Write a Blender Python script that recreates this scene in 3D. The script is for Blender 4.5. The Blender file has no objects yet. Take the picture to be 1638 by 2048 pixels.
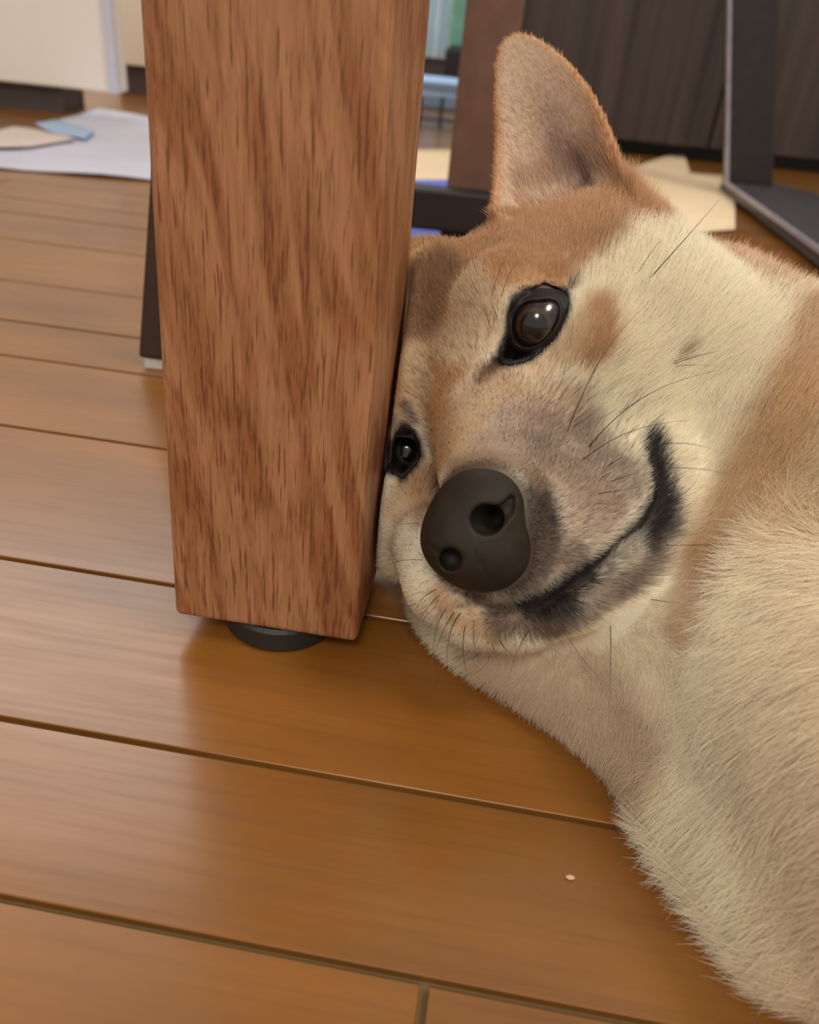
import bpy, bmesh, math, random, time
import numpy as np
from mathutils import Vector, Matrix
from mathutils.bvhtree import BVHTree
T0 = time.time()
random.seed(7); rng = np.random.default_rng(11)
SC = bpy.context.scene
COL = SC.collection
FUR = 1.0          # fur density multiplier (0 = bare preview)

# ------------------------------------------------------------------ camera
# pixel frame 1638 x 2048, focal length 1640 px, vertical vanishing point (545, 3690)
FPX, CX, CY, H = 1640.0, 819.0, 1024.0, 0.187
_d = np.array([545 - CX, 3690 - CY, FPX]); _d /= np.linalg.norm(_d)
_up = -_d
_Y = np.array([0, 0, 1.0]); _Y = _Y - _Y.dot(_up) * _up; _Y /= np.linalg.norm(_Y)
RC = np.stack([np.cross(_Y, _up), _Y, _up])
def ray(u, v): return RC @ np.array([(u - CX) / FPX, (v - CY) / FPX, 1.0])
def atz(u, v, z=0.0):
    r = ray(u, v); return r * ((H - z) / -r[2]) + [0, 0, H]
def aty(u, v, y):
    r = ray(u, v); return r * (y / r[1]) + [0, 0, H]
def atd(u, v, d): return ray(u, v) * d + [0, 0, H]
cam = bpy.data.cameras.new('camera'); camo = bpy.data.objects.new('camera', cam); COL.objects.link(camo)
cam.sensor_fit = 'HORIZONTAL'; cam.sensor_width = 36.0; cam.lens = 36.0 * FPX / 1638.0
cam.clip_start = 0.01; cam.clip_end = 50
cx_, cy_, cz_ = RC @ np.array([1, 0, 0]), RC @ np.array([0, -1, 0]), RC @ np.array([0, 0, -1])
camo.matrix_world = Matrix(((cx_[0], cy_[0], cz_[0], 0), (cx_[1], cy_[1], cz_[1], 0), (cx_[2], cy_[2], cz_[2], H), (0, 0, 0, 1)))
cam.dof.use_dof = True; cam.dof.focus_distance = 0.250; cam.dof.aperture_fstop = 16.0
SC.camera = camo
# ------------------------------------------------------------------ light
SC.view_settings.view_transform = 'Standard'; SC.view_settings.look = 'None'
SC.view_settings.exposure = -0.15; SC.view_settings.gamma = 1.0; SC.view_settings.use_curve_mapping = False
def srgb(r, g, b, a=1.0):
    f = lambda c: (c / 255 / 12.92) if c <= 10 else ((c / 255 + 0.055) / 1.055) ** 2.4
    return (f(r), f(g), f(b), a)
W = bpy.data.worlds.new('world'); SC.world = W; W.use_nodes = True
W.node_tree.nodes['Background'].inputs[0].default_value = srgb(255, 246, 234)
W.node_tree.nodes['Background'].inputs[1].default_value = 0.72
def area(name, loc, target, size, power, color, size_y=None, spread=180):
    l = bpy.data.lights.new(name, 'AREA'); l.energy = power; l.color = srgb(*color)[:3]
    l.size = size
    if size_y: l.shape = 'RECTANGLE'; l.size_y = size_y
    else: l.shape = 'DISK'
    l.spread = math.radians(spread)
    o = bpy.data.objects.new(name, l); COL.objects.link(o); o.location = loc
    o.rotation_euler = (Vector(target) - Vector(loc)).to_track_quat('-Z', 'Y').to_euler()
    return o
area('ceiling_light', (1.3, -0.3, 2.3), (0.1, 0.3, 0), 0.6, 24, (255, 242, 224))
area('ceiling_light', (-1.3, 3.0, 2.3), (-0.6, 2.2, 0), 2.4, 62, (255, 250, 244))
area('fill_light', (-0.1, -0.9, 1.3), (0.1, 0.25, 0.05), 0.35, 9.5, (255, 242, 224))  # added fill from behind the camera to lift chin and chest
area('curtain_fill_light', (-0.15, 2.3, 0.95), (-0.1, 3.0, 0.1), 0.5, 4, (205, 218, 255), 0.4)  # added unseen lamp that brightens the curtain

# ------------------------------------------------------------------ materials
def mat(name, color=(200, 200, 200), rough=0.6, spec=0.5, metal=0.0, coat=0.0, coat_rough=0.1, lin=None):
    m = bpy.data.materials.new(name); m.use_nodes = True
    b = m.node_tree.nodes['Principled BSDF']
    b.inputs['Base Color'].default_value = lin or srgb(*color); b.inputs['Roughness'].default_value = rough
    b.inputs['Specular IOR Level'].default_value = spec; b.inputs['Metallic'].default_value = metal
    b.inputs['Coat Weight'].default_value = coat; b.inputs['Coat Roughness'].default_value = coat_rough
    return m
class NT:
    def __init__(s, m): s.t = m.node_tree; s.b = s.t.nodes['Principled BSDF']
    def n(s, typ, **kw):
        x = s.t.nodes.new(typ)
        for k, v in kw.items():
            if k == 'i':
                for a, b in v.items(): x.inputs[a].default_value = b
            else: setattr(x, k, v)
        return x
    def l(s, a, b): s.t.links.new(a, b)
    def noise(s, vec, scale, detail=3, rough=0.55, dist=0.0):
        x = s.n('ShaderNodeTexNoise', i={'Scale': scale, 'Detail': detail, 'Roughness': rough, 'Distortion': dist}); s.l(vec, x.inputs['Vector']); return x.outputs[0]
    def coords(s, scale=(1, 1, 1), rot=(0, 0, 0), gen='Object', off=None):
        c = s.n('ShaderNodeTexCoord'); mp = s.n('ShaderNodeMapping'); mp.inputs['Scale'].default_value = scale; mp.inputs['Rotation'].default_value = rot
        s.l(c.outputs[gen], mp.inputs['Vector'])
        if off is not None: s.l(off, mp.inputs['Location'])
        return mp.outputs[0]
    def ramp(s, fac, stops):
        r = s.n('ShaderNodeValToRGB'); e = r.color_ramp.elements
        while len(e) < len(stops): e.new(0.5)
        for k, (p, c) in enumerate(stops): e[k].position = p; e[k].color = c if len(c) == 4 else srgb(*c)
        s.l(fac, r.inputs[0]); return r.outputs[0]
    def mix(s, fac, a, b, blend='MIX'):
        x = s.n('ShaderNodeMix', data_type='RGBA', blend_type=blend)
        for v, i in ((fac, 0), (a, 6), (b, 7)):
            if hasattr(v, 'links'): s.l(v, x.inputs[i])
            else: x.inputs[i].default_value = v
        return x.outputs[2]
    def bump(s, h, strength, dist, normal=None):
        x = s.n('ShaderNodeBump', i={'Strength': strength, 'Distance': dist}); s.l(h, x.inputs['Height']); s.l(x.outputs[0], s.b.inputs['Normal']); return x
BW = lambda v: (v, v, v, 1)

# oak: long dark pores over soft cathedral bands
M_oak = mat('oak', rough=0.42, spec=0.35); q = NT(M_oak)
v1 = q.coords((1250, 1250, 62)); pores = q.noise(v1, 1.0, 2, 0.5)
pore = q.ramp(pores, [(0.59, BW(0)), (0.65, BW(1))])
v2 = q.coords((1, 1, 1), rot=(0, math.radians(9), 0)); 
v2b = q.n('ShaderNodeMapping'); v2b.inputs['Scale'].default_value = (95, 50, 13); q.l(v2, v2b.inputs['Vector'])
band = q.noise(v2b.outputs[0], 1.0, 3, 0.6, 0.6)
bandr = q.ramp(band, [(0.45, BW(0)), (0.58, BW(1))])
v3 = q.coords((900, 900, 60)); fine = q.noise(v3, 1.0, 2)
base = q.ramp(fine, [(0.3, (160, 112, 78)), (0.7, (178, 128, 92))])
c1 = q.mix(bandr, base, srgb(150, 98, 63))
v4 = q.coords((1050, 1050, 80)); p2 = q.ramp(q.noise(v4, 1.0, 3, 0.65), [(0.5, BW(0)), (0.62, BW(1))])
pm = q.n('ShaderNodeMath', operation='MULTIPLY'); q.l(p2, pm.inputs[0]); q.l(bandr, pm.inputs[1])
pa = q.n('ShaderNodeMath', operation='MAXIMUM'); q.l(pm.outputs[0], pa.inputs[0]); q.l(pore, pa.inputs[1])
pf = q.n('ShaderNodeMath', operation='MULTIPLY', i={1: 0.7}); q.l(pa.outputs[0], pf.inputs[0])
q.l(q.mix(pf.outputs[0], c1, srgb(98, 50, 30)), q.b.inputs['Base Color'])
q.bump(pa.outputs[0], 0.25, -0.0003)

# floor boards: varnished, fine streaks along each board
M_plank = mat('varnished_board', rough=0.34, spec=0.5, coat=0.3, coat_rough=0.17); q = NT(M_plank)
oi = q.n('ShaderNodeObjectInfo'); sc_ = q.n('ShaderNodeVectorMath', operation='SCALE'); sc_.inputs[3].default_value = 31.0
cb = q.n('ShaderNodeCombineXYZ'); q.l(oi.outputs['Random'], cb.inputs[0]); q.l(oi.outputs['Random'], cb.inputs[1]); q.l(cb.outputs[0], sc_.inputs[0])
g1 = q.noise(q.coords((14, 330, 40), off=sc_.outputs[0]), 1.0, 4, 0.62)
g2 = q.noise(q.coords((9, 26, 20), off=sc_.outputs[0]), 1.0, 3, 0.5)
cA = q.ramp(g2, [(0.3, (124, 78, 26)), (0.7, (148, 96, 38))])
gr = q.ramp(g1, [(0.48, BW(0)), (0.72, BW(1))])
gf = q.n('ShaderNodeMath', operation='MULTIPLY', i={1: 0.34}); q.l(gr, gf.inputs[0])
cB = q.mix(gf.outputs[0], cA, srgb(100, 62, 28))
hv = q.n('ShaderNodeHueSaturation'); q.l(cB, hv.inputs['Color']); mr = q.n('ShaderNodeMapRange', i={3: 0.93, 4: 1.07}); q.l(oi.outputs['Random'], mr.inputs[0]); q.l(mr.outputs[0], hv.inputs['Value'])
q.l(hv.outputs[0], q.b.inputs['Base Color'])
rg = q.ramp(g1, [(0.3, BW(0.28)), (0.8, BW(0.42))]); q.l(rg, q.b.inputs['Roughness'])
q.bump(g1, 0.08, 0.0004)
M_sub = mat('groove_filler', (112, 92, 56), 0.8)

def plain(name, color, rough=0.6, var=0.06, scale=40, **k):
    m = mat(name, color, rough, **k); q = NT(m)
    n_ = q.noise(q.coords((1, 1, 1)), scale, 3)
    lo = tuple(max(0, int(c * (1 - var))) for c in color); hi = tuple(min(255, int(c * (1 + var))) for c in color)
    q.l(q.ramp(n_, [(0.3, lo), (0.7, hi)]), q.b.inputs['Base Color']); return m
M_dark = plain('dark_stained_wood', (58, 44, 40), 0.5, 0.12, 60)
M_brown = plain('brown_stained_wood', (118, 86, 72), 0.5, 0.06, 50)
M_rail = plain('black_brown_wood', (42, 34, 36), 0.5)
M_rubber = plain('black_rubber', (38, 36, 34), 0.55)
M_felt = plain('white_felt', (205, 205, 200), 0.9, 0.05, 800)
M_white = plain('white_laminate', (250, 244, 236), 0.5, 0.015, 5)
M_cream = plain('cream_laminate', (240, 230, 216), 0.5, 0.02, 6)
M_kick = plain('dark_kick_board', (84, 74, 72), 0.6)
M_paper = plain('white_paper', (208, 210, 228), 0.8, 0.02, 12)
M_pink = plain('pinkish_paper', (224, 208, 204), 0.8, 0.02, 12)
M_creamp = plain('cream_paper', (250, 226, 190), 0.8, 0.02, 12)
M_blue = plain('blue_tint', (96, 118, 240), 0.4, 0.05, 12)  # blue paper edge; also colours in blue light on the floor
M_lblue = plain('pale_blue_plastic', (168, 200, 240), 0.4, 0.03, 12)
M_steel = plain('black_steel', (40, 36, 36), 0.45, 0.1, 90)
M_foot = plain('grey_plastic', (72, 70, 76), 0.4)
M_edge = plain('edge_highlight', (160, 156, 172), 0.3)  # pale colour standing in for highlights along the stand's edges
M_cyan = plain('pale_curtain', (206, 226, 232), 0.8, 0.03, 9)
M_green = plain('green_curtain', (120, 178, 150), 0.8, 0.05, 30)
M_wall = plain('painted_wall', (226, 216, 200), 0.8, 0.02, 6)
M_crumb = plain('pale_crumb', (214, 178, 146), 0.7)
# dark cabinet front with vertical streaks
M_cab = mat('dark_cabinet_wood', rough=0.55); q = NT(M_cab)
q.l(q.ramp(q.noise(q.coords((40, 40, 1.2)), 1.0, 3), [(0.35, (48, 38, 37)), (0.65, (76, 62, 57))]), q.b.inputs['Base Color'])

# ------------------------------------------------------------------ helpers
def tag(o, label=None, cat=None, group=None, kind=None):
    if label: o['label'] = label
    if cat: o['category'] = cat
    if group: o['group'] = group
    if kind: o['kind'] = kind
    return o
def mesh_obj(name, me, m, parent=None, smooth=False):
    o = bpy.data.objects.new(name, me); COL.objects.link(o)
    if m is not None and not me.materials: me.materials.append(m)
    if parent is not None: o.parent = parent
    if smooth: me.shade_smooth()
    return o
def empty(name, loc=(0, 0, 0)):
    o = bpy.data.objects.new(name, None); COL.objects.link(o); o.location = loc; o.empty_display_size = 0.05
    return o
def bm_mesh(bm, name):
    me = bpy.data.meshes.new(name); bmesh.ops.recalc_face_normals(bm, faces=bm.faces); bm.to_mesh(me); bm.free(); return me
def hexa(bm, pts, bevel=0.0, seg=2):
    """pts: 4 bottom then 4 top, same winding"""
    vs = [bm.verts.new(tuple(p)) for p in pts]
    fs = [(0, 1, 2, 3), (4, 5, 6, 7), (0, 1, 5, 4), (1, 2, 6, 5), (2, 3, 7, 6), (3, 0, 4, 7)]
    F = [bm.faces.new([vs[i] for i in f]) for f in fs]
    if bevel:
        es = list({e for f in F for e in f.edges}); bmesh.ops.bevel(bm, geom=es, offset=bevel, segments=seg, profile=0.5, affect='EDGES')
def box_obj(name, lo, hi, m, parent=None, bevel=0.0, seg=2, rot=0.0, pivot=None):
    bm = bmesh.new(); (a, b, c), (d, e, f) = lo, hi
    P = [(a, b, c), (d, b, c), (d, e, c), (a, e, c), (a, b, f), (d, b, f), (d, e, f), (a, e, f)]
    hexa(bm, P, bevel, seg)
    if rot:
        pv = Vector(pivot if pivot is not None else ((a + d) / 2, (b + e) / 2, 0))
        bmesh.ops.rotate(bm, verts=bm.verts, cent=pv, matrix=Matrix.Rotation(rot, 3, 'Z'))
    return mesh_obj(name, bm_mesh(bm, name), m, parent)
def cyl_obj(name, c, r, z0, z1, m, parent=None, seg=48, r2=None, bev=0.0):
    bm = bmesh.new(); r2 = r if r2 is None else r2
    prof = [(0, z0), (r - bev, z0), (r, z0 + bev), (r2, z1 - bev), (r2 - bev, z1), (0, z1)] if bev else [(0, z0), (r, z0), (r2, z1), (0, z1)]
    rings = []
    for (rr, z) in prof:
        if rr <= 1e-9: rings.append([bm.verts.new((c[0], c[1], z))])
        else: rings.append([bm.verts.new((c[0] + rr * math.cos(2 * math.pi * k / seg), c[1] + rr * math.sin(2 * math.pi * k / seg), z)) for k in range(seg)])
    for A, B in zip(rings, rings[1:]):
        for k in range(seg):
            k2 = (k + 1) % seg
            if len(A) == 1: bm.faces.new((A[0], B[k], B[k2]))
            elif len(B) == 1: bm.faces.new((A[k], A[k2], B[0]))
            else: bm.faces.new((A[k], A[k2], B[k2], B[k]))
    return mesh_obj(name, bm_mesh(bm, name), m, parent, smooth=False)
def prism_obj(name, pts, z0, z1, m, parent=None, bevel=0.0):
    bm = bmesh.new(); n = len(pts)
    A = [bm.verts.new((p[0], p[1], z0)) for p in pts]; B = [bm.verts.new((p[0], p[1], z1)) for p in pts]
    bm.faces.new(A[::-1]); bm.faces.new(B)
    for k in range(n): bm.faces.new((A[k], A[(k + 1) % n], B[(k + 1) % n], B[k]))
    if bevel: bmesh.ops.bevel(bm, geom=list(bm.edges), offset=bevel, segments=2, profile=0.5, affect='EDGES')
    return mesh_obj(name, bm_mesh(bm, name), m, parent)

# ------------------------------------------------------------------ floor
YAW = math.radians(-5.2); ux = np.array([math.cos(YAW), math.sin(YAW)]); un = np.array([-math.sin(YAW), math.cos(YAW)])
o0 = float(atz(0, 1795)[:2] @ un)
WID = [0.0517, 0.0728, 0.0985, 0.0795]
fl = box_obj('floor', (-3.2, -1.4, -0.03), (3.2, 4.6, -0.0025), M_sub); tag(fl, kind='structure')
GAP, CH, PL, TH = 0.00105, 0.00028, 0.909, 0.0024
pm_cache = {}
def plank_mesh(w):
    if w in pm_cache: return pm_cache[w]
    bm = bmesh.new(); g = GAP; h = TH
    a = [(g, g), (PL - g, g), (PL - g, w - g), (g, w - g)]; b = [(g + CH, g + CH), (PL - g - CH, g + CH), (PL - g - CH, w - g - CH), (g + CH, w - g - CH)]
    L0 = [bm.verts.new((x, y, -h)) for x, y in a]; L1 = [bm.verts.new((x, y, -CH)) for x, y in a]; L2 = [bm.verts.new((x, y, 0)) for x, y in b]
    bm.faces.new(L2); bm.faces.new(L0[::-1])
    for A, B in ((L0, L1), (L1, L2)):
        for k in range(4): bm.faces.new((A[k], A[(k + 1) % 4], B[(k + 1) % 4], B[k]))
    me = bm_mesh(bm, 'plank'); me.materials.append(M_plank); pm_cache[w] = me; return me
jx = float(atz(850, 1965)[:2] @ ux)
off = o0 - sum(WID) * 2; row = -8
while off < 3.6:
    w = WID[row % 4]
    if off > -0.55:
        st = (jx if row == -1 else jx + (((row * 0.373) % 1.0)) * PL)
        if row >= 0 and row < 12: st = 0.235 + 0.05 * ((row * 7) % 5)
        k0 = math.floor((-1.7 - st) / PL)
        x = st + k0 * PL
        while x < 1.6 and off < 3.6:
            if off > 1.2 or abs(x + PL / 2) < 1.6:
                o = mesh_obj('plank', plank_mesh(w), None, fl)
                p = ux * x + un * off; o.location = (p[0], p[1], random.uniform(-0.00012, 0.00012)); o.rotation_euler = (0, 0, YAW)
            x += PL
    off += w; row += 1

# ------------------------------------------------------------------ room shell and background
wb = box_obj('wall_back', (-3.2, 4.5, 0), (3.2, 4.6, 2.5), M_wall); tag(wb, kind='structure')
wl = box_obj('wall_left', (-3.2, -1.4, 0), (-3.1, 4.5, 2.5), M_wall); tag(wl, kind='structure')
# white box unit at the left, raised over a dark plinth
t = empty('storage_cabinet', (-0.8, 1.5, 0)); tag(t, 'white floor cabinet with dark recessed plinth at far left behind the papers', 'cabinet')
def part_of(t, o):
    o.parent = t; o.matrix_parent_inverse = Matrix.Translation(-t.location); return o
part_of(t, box_obj('cabinet_body', (-1.3, 1.36, 0.0385), (-0.500, 1.40, 0.80), M_white, bevel=0.003))
part_of(t, box_obj('edge_strip', (-0.512, 1.352, 0.0385), (-0.4985, 1.3605, 0.79), M_paper, bevel=0.001)).name = 'edge_strip'
part_of(t, box_obj('plinth', (-1.28, 1.385, 0.0), (-0.60, 1.47, 0.039), M_kick))
# cream fitted cupboard behind it
t = empty('kitchen_cupboard', (-0.5, 1.9, 0)); tag(t, 'cream panelled cupboard standing behind the white cabinet, dark plinth below', 'cupboard')
part_of(t, box_obj('plinth', (-0.64, 1.745, 0.0), (-0.16, 1.96, 0.0485), M_kick))
part_of(t, box_obj('cabinet_body', (-0.66, 1.735, 0.0485), (-0.14, 2.0, 0.85), M_cream))
for k, (a, b) in enumerate(((-0.655, -0.576), (-0.572, -0.5555), (-0.5515, -0.47), (-0.466, -0.38), (-0.376, -0.29), (-0.286, -0.2))):
    part_of(t, box_obj('door_panel', (a, 1.722, 0.050), (b, 1.736, 0.845), M_cream, bevel=0.0012))
# far bright corner seen between the oak leg and the brown post
t = empty('curtain', (0, 3.3, 0)); tag(t, 'pale bluish floor length curtain in the gap right of the oak leg', 'curtain')
bm = bmesh.new(); prev = None
for k in range(61):
    x = -0.34 + 0.308 * k / 60; y = 3.0 + 0.008 * math.sin(k * 1.15) + 0.006 * math.sin(k * 2.9)
    a = bm.verts.new((x, y, 0.058)); b = bm.verts.new((x, y, 1.9)); c = bm.verts.new((x, y + .004, 1.9)); d = bm.verts.new((x, y + .004, 0.058))
    if prev:
        for i in range(4): bm.faces.new((prev[i], [a, b, c, d][i], [a, b, c, d][(i + 1) % 4], prev[(i + 1) % 4]))
    prev = [a, b, c, d]
part_of(t, mesh_obj('cloth', bm_mesh(bm, 'cloth'), M_cyan, smooth=False))
t2 = box_obj('green_bag', (-0.030, 2.85, 0.095), (0.03, 2.95, 0.5), M_green, bevel=0.01); tag(t2, 'green upright bag beside the pale curtain in the narrow gap', 'bag')
t2 = box_obj('black_box', (-0.034, 2.80, 0.0), (0.03, 2.92, 0.094), M_rail, bevel=0.006); tag(t2, 'small black box standing under the green bag in the narrow gap', 'box')
# wire rack legs and stacked sheets in the gap
t3 = box_obj('trim_1', (-0.6, 3.02, 0.0), (0.3, 3.06, 0.056), M_kick); tag(t3, kind='structure')
t2 = box_obj('storage_tub', (-0.12, 2.02, 0.0), (0.06, 2.20, 0.055), M_lblue, bevel=0.006); tag(t2, 'pale blue low tub on the floor in the gap beside the oak leg', 'tub')
t = empty('wire_rack', (0, 1.7, 0)); tag(t, 'thin grey wire rack standing in front of the pale blue tub', 'rack')
for (x, y) in ((-0.058, 1.72), (-0.018, 1.72), (0.022, 1.72)):
    part_of(t, cyl_obj('upright', (x, y), 0.0035, 0.0, 0.055, M_foot, seg=12))
part_of(t, box_obj('crossbar', (-0.065, 1.716, 0.05), (0.03, 1.724, 0.056), M_lblue))
part_of(t, box_obj('crossbar', (-0.065, 1.716, 0.008), (0.03, 1.724, 0.013), M_foot))

# sheets of paper on the floor
def sheet(name, pix, z, m, label, cat='paper', group=None, curl=None, thick=0.0012):
    P = [atz(u, v, z) for u, v in pix]
    bm = bmesh.new(); vs = [bm.verts.new((p[0], p[1], z)) for p in P]; f = bm.faces.new(vs)
    bmesh.ops.triangulate(bm, faces=[f]); bmesh.ops.subdivide_edges(bm, edges=bm.edges, cuts=5, use_grid_fill=True)
    bmesh.ops.triangulate(bm, faces=bm.faces)
    if curl:
        for v in bm.verts: v.co.z += curl(v.co.x, v.co.y)
    me = bm_mesh(bm, name); o = mesh_obj(name, me, m, smooth=True)
    so = o.modifiers.new('thickness', 'SOLIDIFY'); so.thickness = thick; so.offset = 1
    tag(o, label, cat, group); return o
sheet('paper_sheet', [(195, 217), (300, 236), (345, 250), (345, 366), (300, 359), (0, 335), (-60, 330), (-60, 290), (150, 287), (90, 250)], 0.0022, M_paper, 'large white paper sheet lying flat left of the oak leg', curl=lambda x, y: 0.0012 * (1 + math.sin(x * 37 + y * 23)))
sheet('paper_sheet', [(-60, 275), (30, 257), (90, 262), (150, 281), (60, 292), (-60, 296)], 0.007, M_pink, 'pinkish crumpled paper on top of the white sheet at the left edge', curl=lambda x, y: 0.0015 * (1 + math.sin(x * 60 - y * 40)))
sheet('paper_sheet', [(70, 246), (110, 238), (190, 262), (170, 278), (110, 266)], 0.0075, M_lblue, 'pale blue paper corner on the white sheet at left', curl=lambda x, y: 0.001 * math.sin(x * 50))
sheet('paper_sheet', [(780, 300), (930, 300), (930, 362), (780, 362)], 0.0015, M_creamp, 'cream paper sheet on the floor in the gap beside the oak leg')
sheet('paper_sheet', [(780, 363), (930, 361), (930, 374), (780, 374)], 0.0022, M_blue, 'thin blue paper edge above the dark rail')
sheet('blue_light_patch', [(780, 450), (900, 456), (895, 480), (880, 497), (780, 500)], 0.0015, M_blue, 'bright blue light on the floor below the dark rail, coloured in as a patch')  # blue light reflected on the floor, painted as a flat patch
sheet('paper_sheet', [(1240, 345), (1288, 327), (1365, 301), (1380, 346), (1440, 351), (1470, 352), (1470, 460), (1330, 470), (1250, 400)], 0.002, M_creamp, 'cream paper sheet with a pointed corner behind the dog\'s ear')
sheet('paper_sheet', [(1520, 375), (1570, 378), (1700, 402), (1700, 470), (1520, 430)], 0.002, M_creamp, 'cream paper sheet right of the black leaning post')

# dark bench frame: leaning front post, upright brown post, low rail between them
t = empty('bench', (0.0, 0.6, 0)); tag(t, 'dark wooden bench frame behind the oak leg, with a low rail', 'bench')
A0, A1 = atz(280, 728, 0.006), None
ax, ay = -0.161, 0.430
th = math.tan(math.radians(8.2)); d2 = np.array([0.95, -0.31])
bm = bmesh.new(); wA, dA = 0.030, 0.026
P = []
for z, dx in ((0.0065, 0), (0.42, 0.42 * th)):
    c = np.array([ax + dx, ay])
    P += [(*c, z), (*(c + [wA, -0.002]), z), (*(c + [wA + .002, dA]), z), (*(c + [0.002, dA]), z)]
hexa(bm, P, 0.0022)
lg = part_of(t, mesh_obj('leg', bm_mesh(bm, 'leg'), M_dark)); lg['label'] = 'near black leaning front leg'
fp = part_of(t, box_obj('felt_pad', (ax + 0.003, ay + 0.001, 0), (ax + wA - 0.002, ay + dA, 0.0066), M_felt, bevel=0.001))
lg = part_of(t, box_obj('leg', (0.0035, 0.782, 0.0), (0.0505, 0.815, 0.42), M_brown, bevel=0.002)); lg['label'] = 'brown upright rear leg'
part_of(t, box_obj('rail', (-0.16, 0.755, 0.0195), (0.0505, 0.7815, 0.0545), M_rail, bevel=0.003))
part_of(t, box_obj('leg_foot', (0.002, 0.780, 0.0), (0.052, 0.817, 0.0192), M_rail, bevel=0.002))  # darker box around the foot of the brown leg

# dark cabinet, right background
t = empty('dark_cabinet', (0.6, 1.7, 0)); tag(t, 'large dark brown wooden cabinet filling the background at upper right', 'cabinet')
part_of(t, box_obj('plinth', (0.09, 1.64, 0.0), (1.2, 2.0, 0.020), M_rail))
part_of(t, box_obj('cabinet_body', (0.085, 1.59, 0.0205), (1.25, 2.05, 0.95), M_cab))
for k, (a, b) in enumerate(((0.087, 0.452), (0.456, 0.93))):
    part_of(t, box_obj('door_panel', (a, 1.578, 0.024), (b, 1.5905, 0.94), M_cab, bevel=0.0015))

# black leaning post with a long low foot pointing at the camera
t = empty('metal_stand', (0.42, 1.15, 0)); tag(t, 'black metal stand with leaning post and long grey foot at the right edge', 'stand')
bm = bmesh.new(); a0, a1 = np.array([0.400, 1.235]), np.array([0.462, 1.235]); tp = np.array([-0.062, 0]) / 0.225
P = []
for z in (0.020, 0.62):
    for c in (a0, a1, a1 + [0, 0.03], a0 + [0, 0.03]): P.append((*(c + tp * (z)), z))
hexa(bm, P, 0.002); part_of(t, mesh_obj('post', bm_mesh(bm, 'post'), M_steel))
bm = bmesh.new(); P = []
for z in (0.018, 0.62):
    for c in (a0 + [-0.0045, -0.004], a0 + [0.0, -0.004], a0 + [0, 0.006], a0 + [-0.0045, 0.006]): P.append((*(c + tp * z), z))
hexa(bm, P, 0.0008); part_of(t, mesh_obj('edge_strip', bm_mesh(bm, 'edge_strip'), M_edge))  # pale strip paints the highlight down the post's left edge
fpts = [(0.395, 1.27), (0.386, 1.0), (0.378, 0.78), (0.374, 0.60), (0.40, 0.56), (0.46, 0.55), (0.56, 0.60), (0.585, 0.80), (0.575, 0.98), (0.545, 1.12), (0.505, 1.22), (0.465, 1.275)]
part_of(t, prism_obj('foot', fpts, 0.004, 0.020, M_foot, bevel=0.002))
part_of(t, prism_obj('edge_strip', [(0.3915, 1.26), (0.3825, 1.0), (0.3745, 0.78), (0.370, 0.60), (0.3735, 0.60), (0.378, 0.78), (0.386, 1.0), (0.395, 1.26)], 0.0155, 0.0205, M_edge))  # pale strip paints the highlight along the foot's left rim
cr = bmesh.new(); bmesh.ops.create_icosphere(cr, subdivisions=2, radius=0.0010)
for v in cr.verts: v.co.x *= 1.25; v.co.z *= 0.45; v.co.y *= 0.8; v.co *= random.uniform(0.85, 1.1)
o = mesh_obj('crumb', bm_mesh(cr, 'crumb'), M_crumb); c = atz(1140, 1757); o.location = (c[0], c[1], 0.0005); tag(o, 'tiny pale crumb lying on the floor board at lower right', 'crumb')

# ------------------------------------------------------------------ oak table
TY = math.radians(-4.5)
t = empty('dining_table', (-0.044, 0.21, 0)); tag(t, 'oak table leg with square section on a round black glide, dog leaning on it', 'table')
c45, s45 = math.cos(TY), math.sin(TY)
def tl(x, y, z): return (-0.0741 + x * c45 - y * s45, 0.2102 + x * s45 + y * c45, z)
LW = 0.0615
bm = bmesh.new()
hexa(bm, [tl(0, 0, 0.009), tl(LW, 0, 0.009), tl(LW, LW, 0.009), tl(0, LW, 0.009), tl(0.011, 0, 0.66), tl(LW - 0.006, 0, 0.66), tl(LW - 0.002, LW, 0.66), tl(0.011, LW, 0.66)], 0.0022, 4)
part_of(t, mesh_obj('leg', bm_mesh(bm, 'leg'), M_oak, smooth=False))
gc = tl(LW * 0.515, 0.0190, 0)
part_of(t, cyl_obj('foot_glide', gc, 0.0200, 0.0, 0.0092, M_rubber, bev=0.0012))


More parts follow.
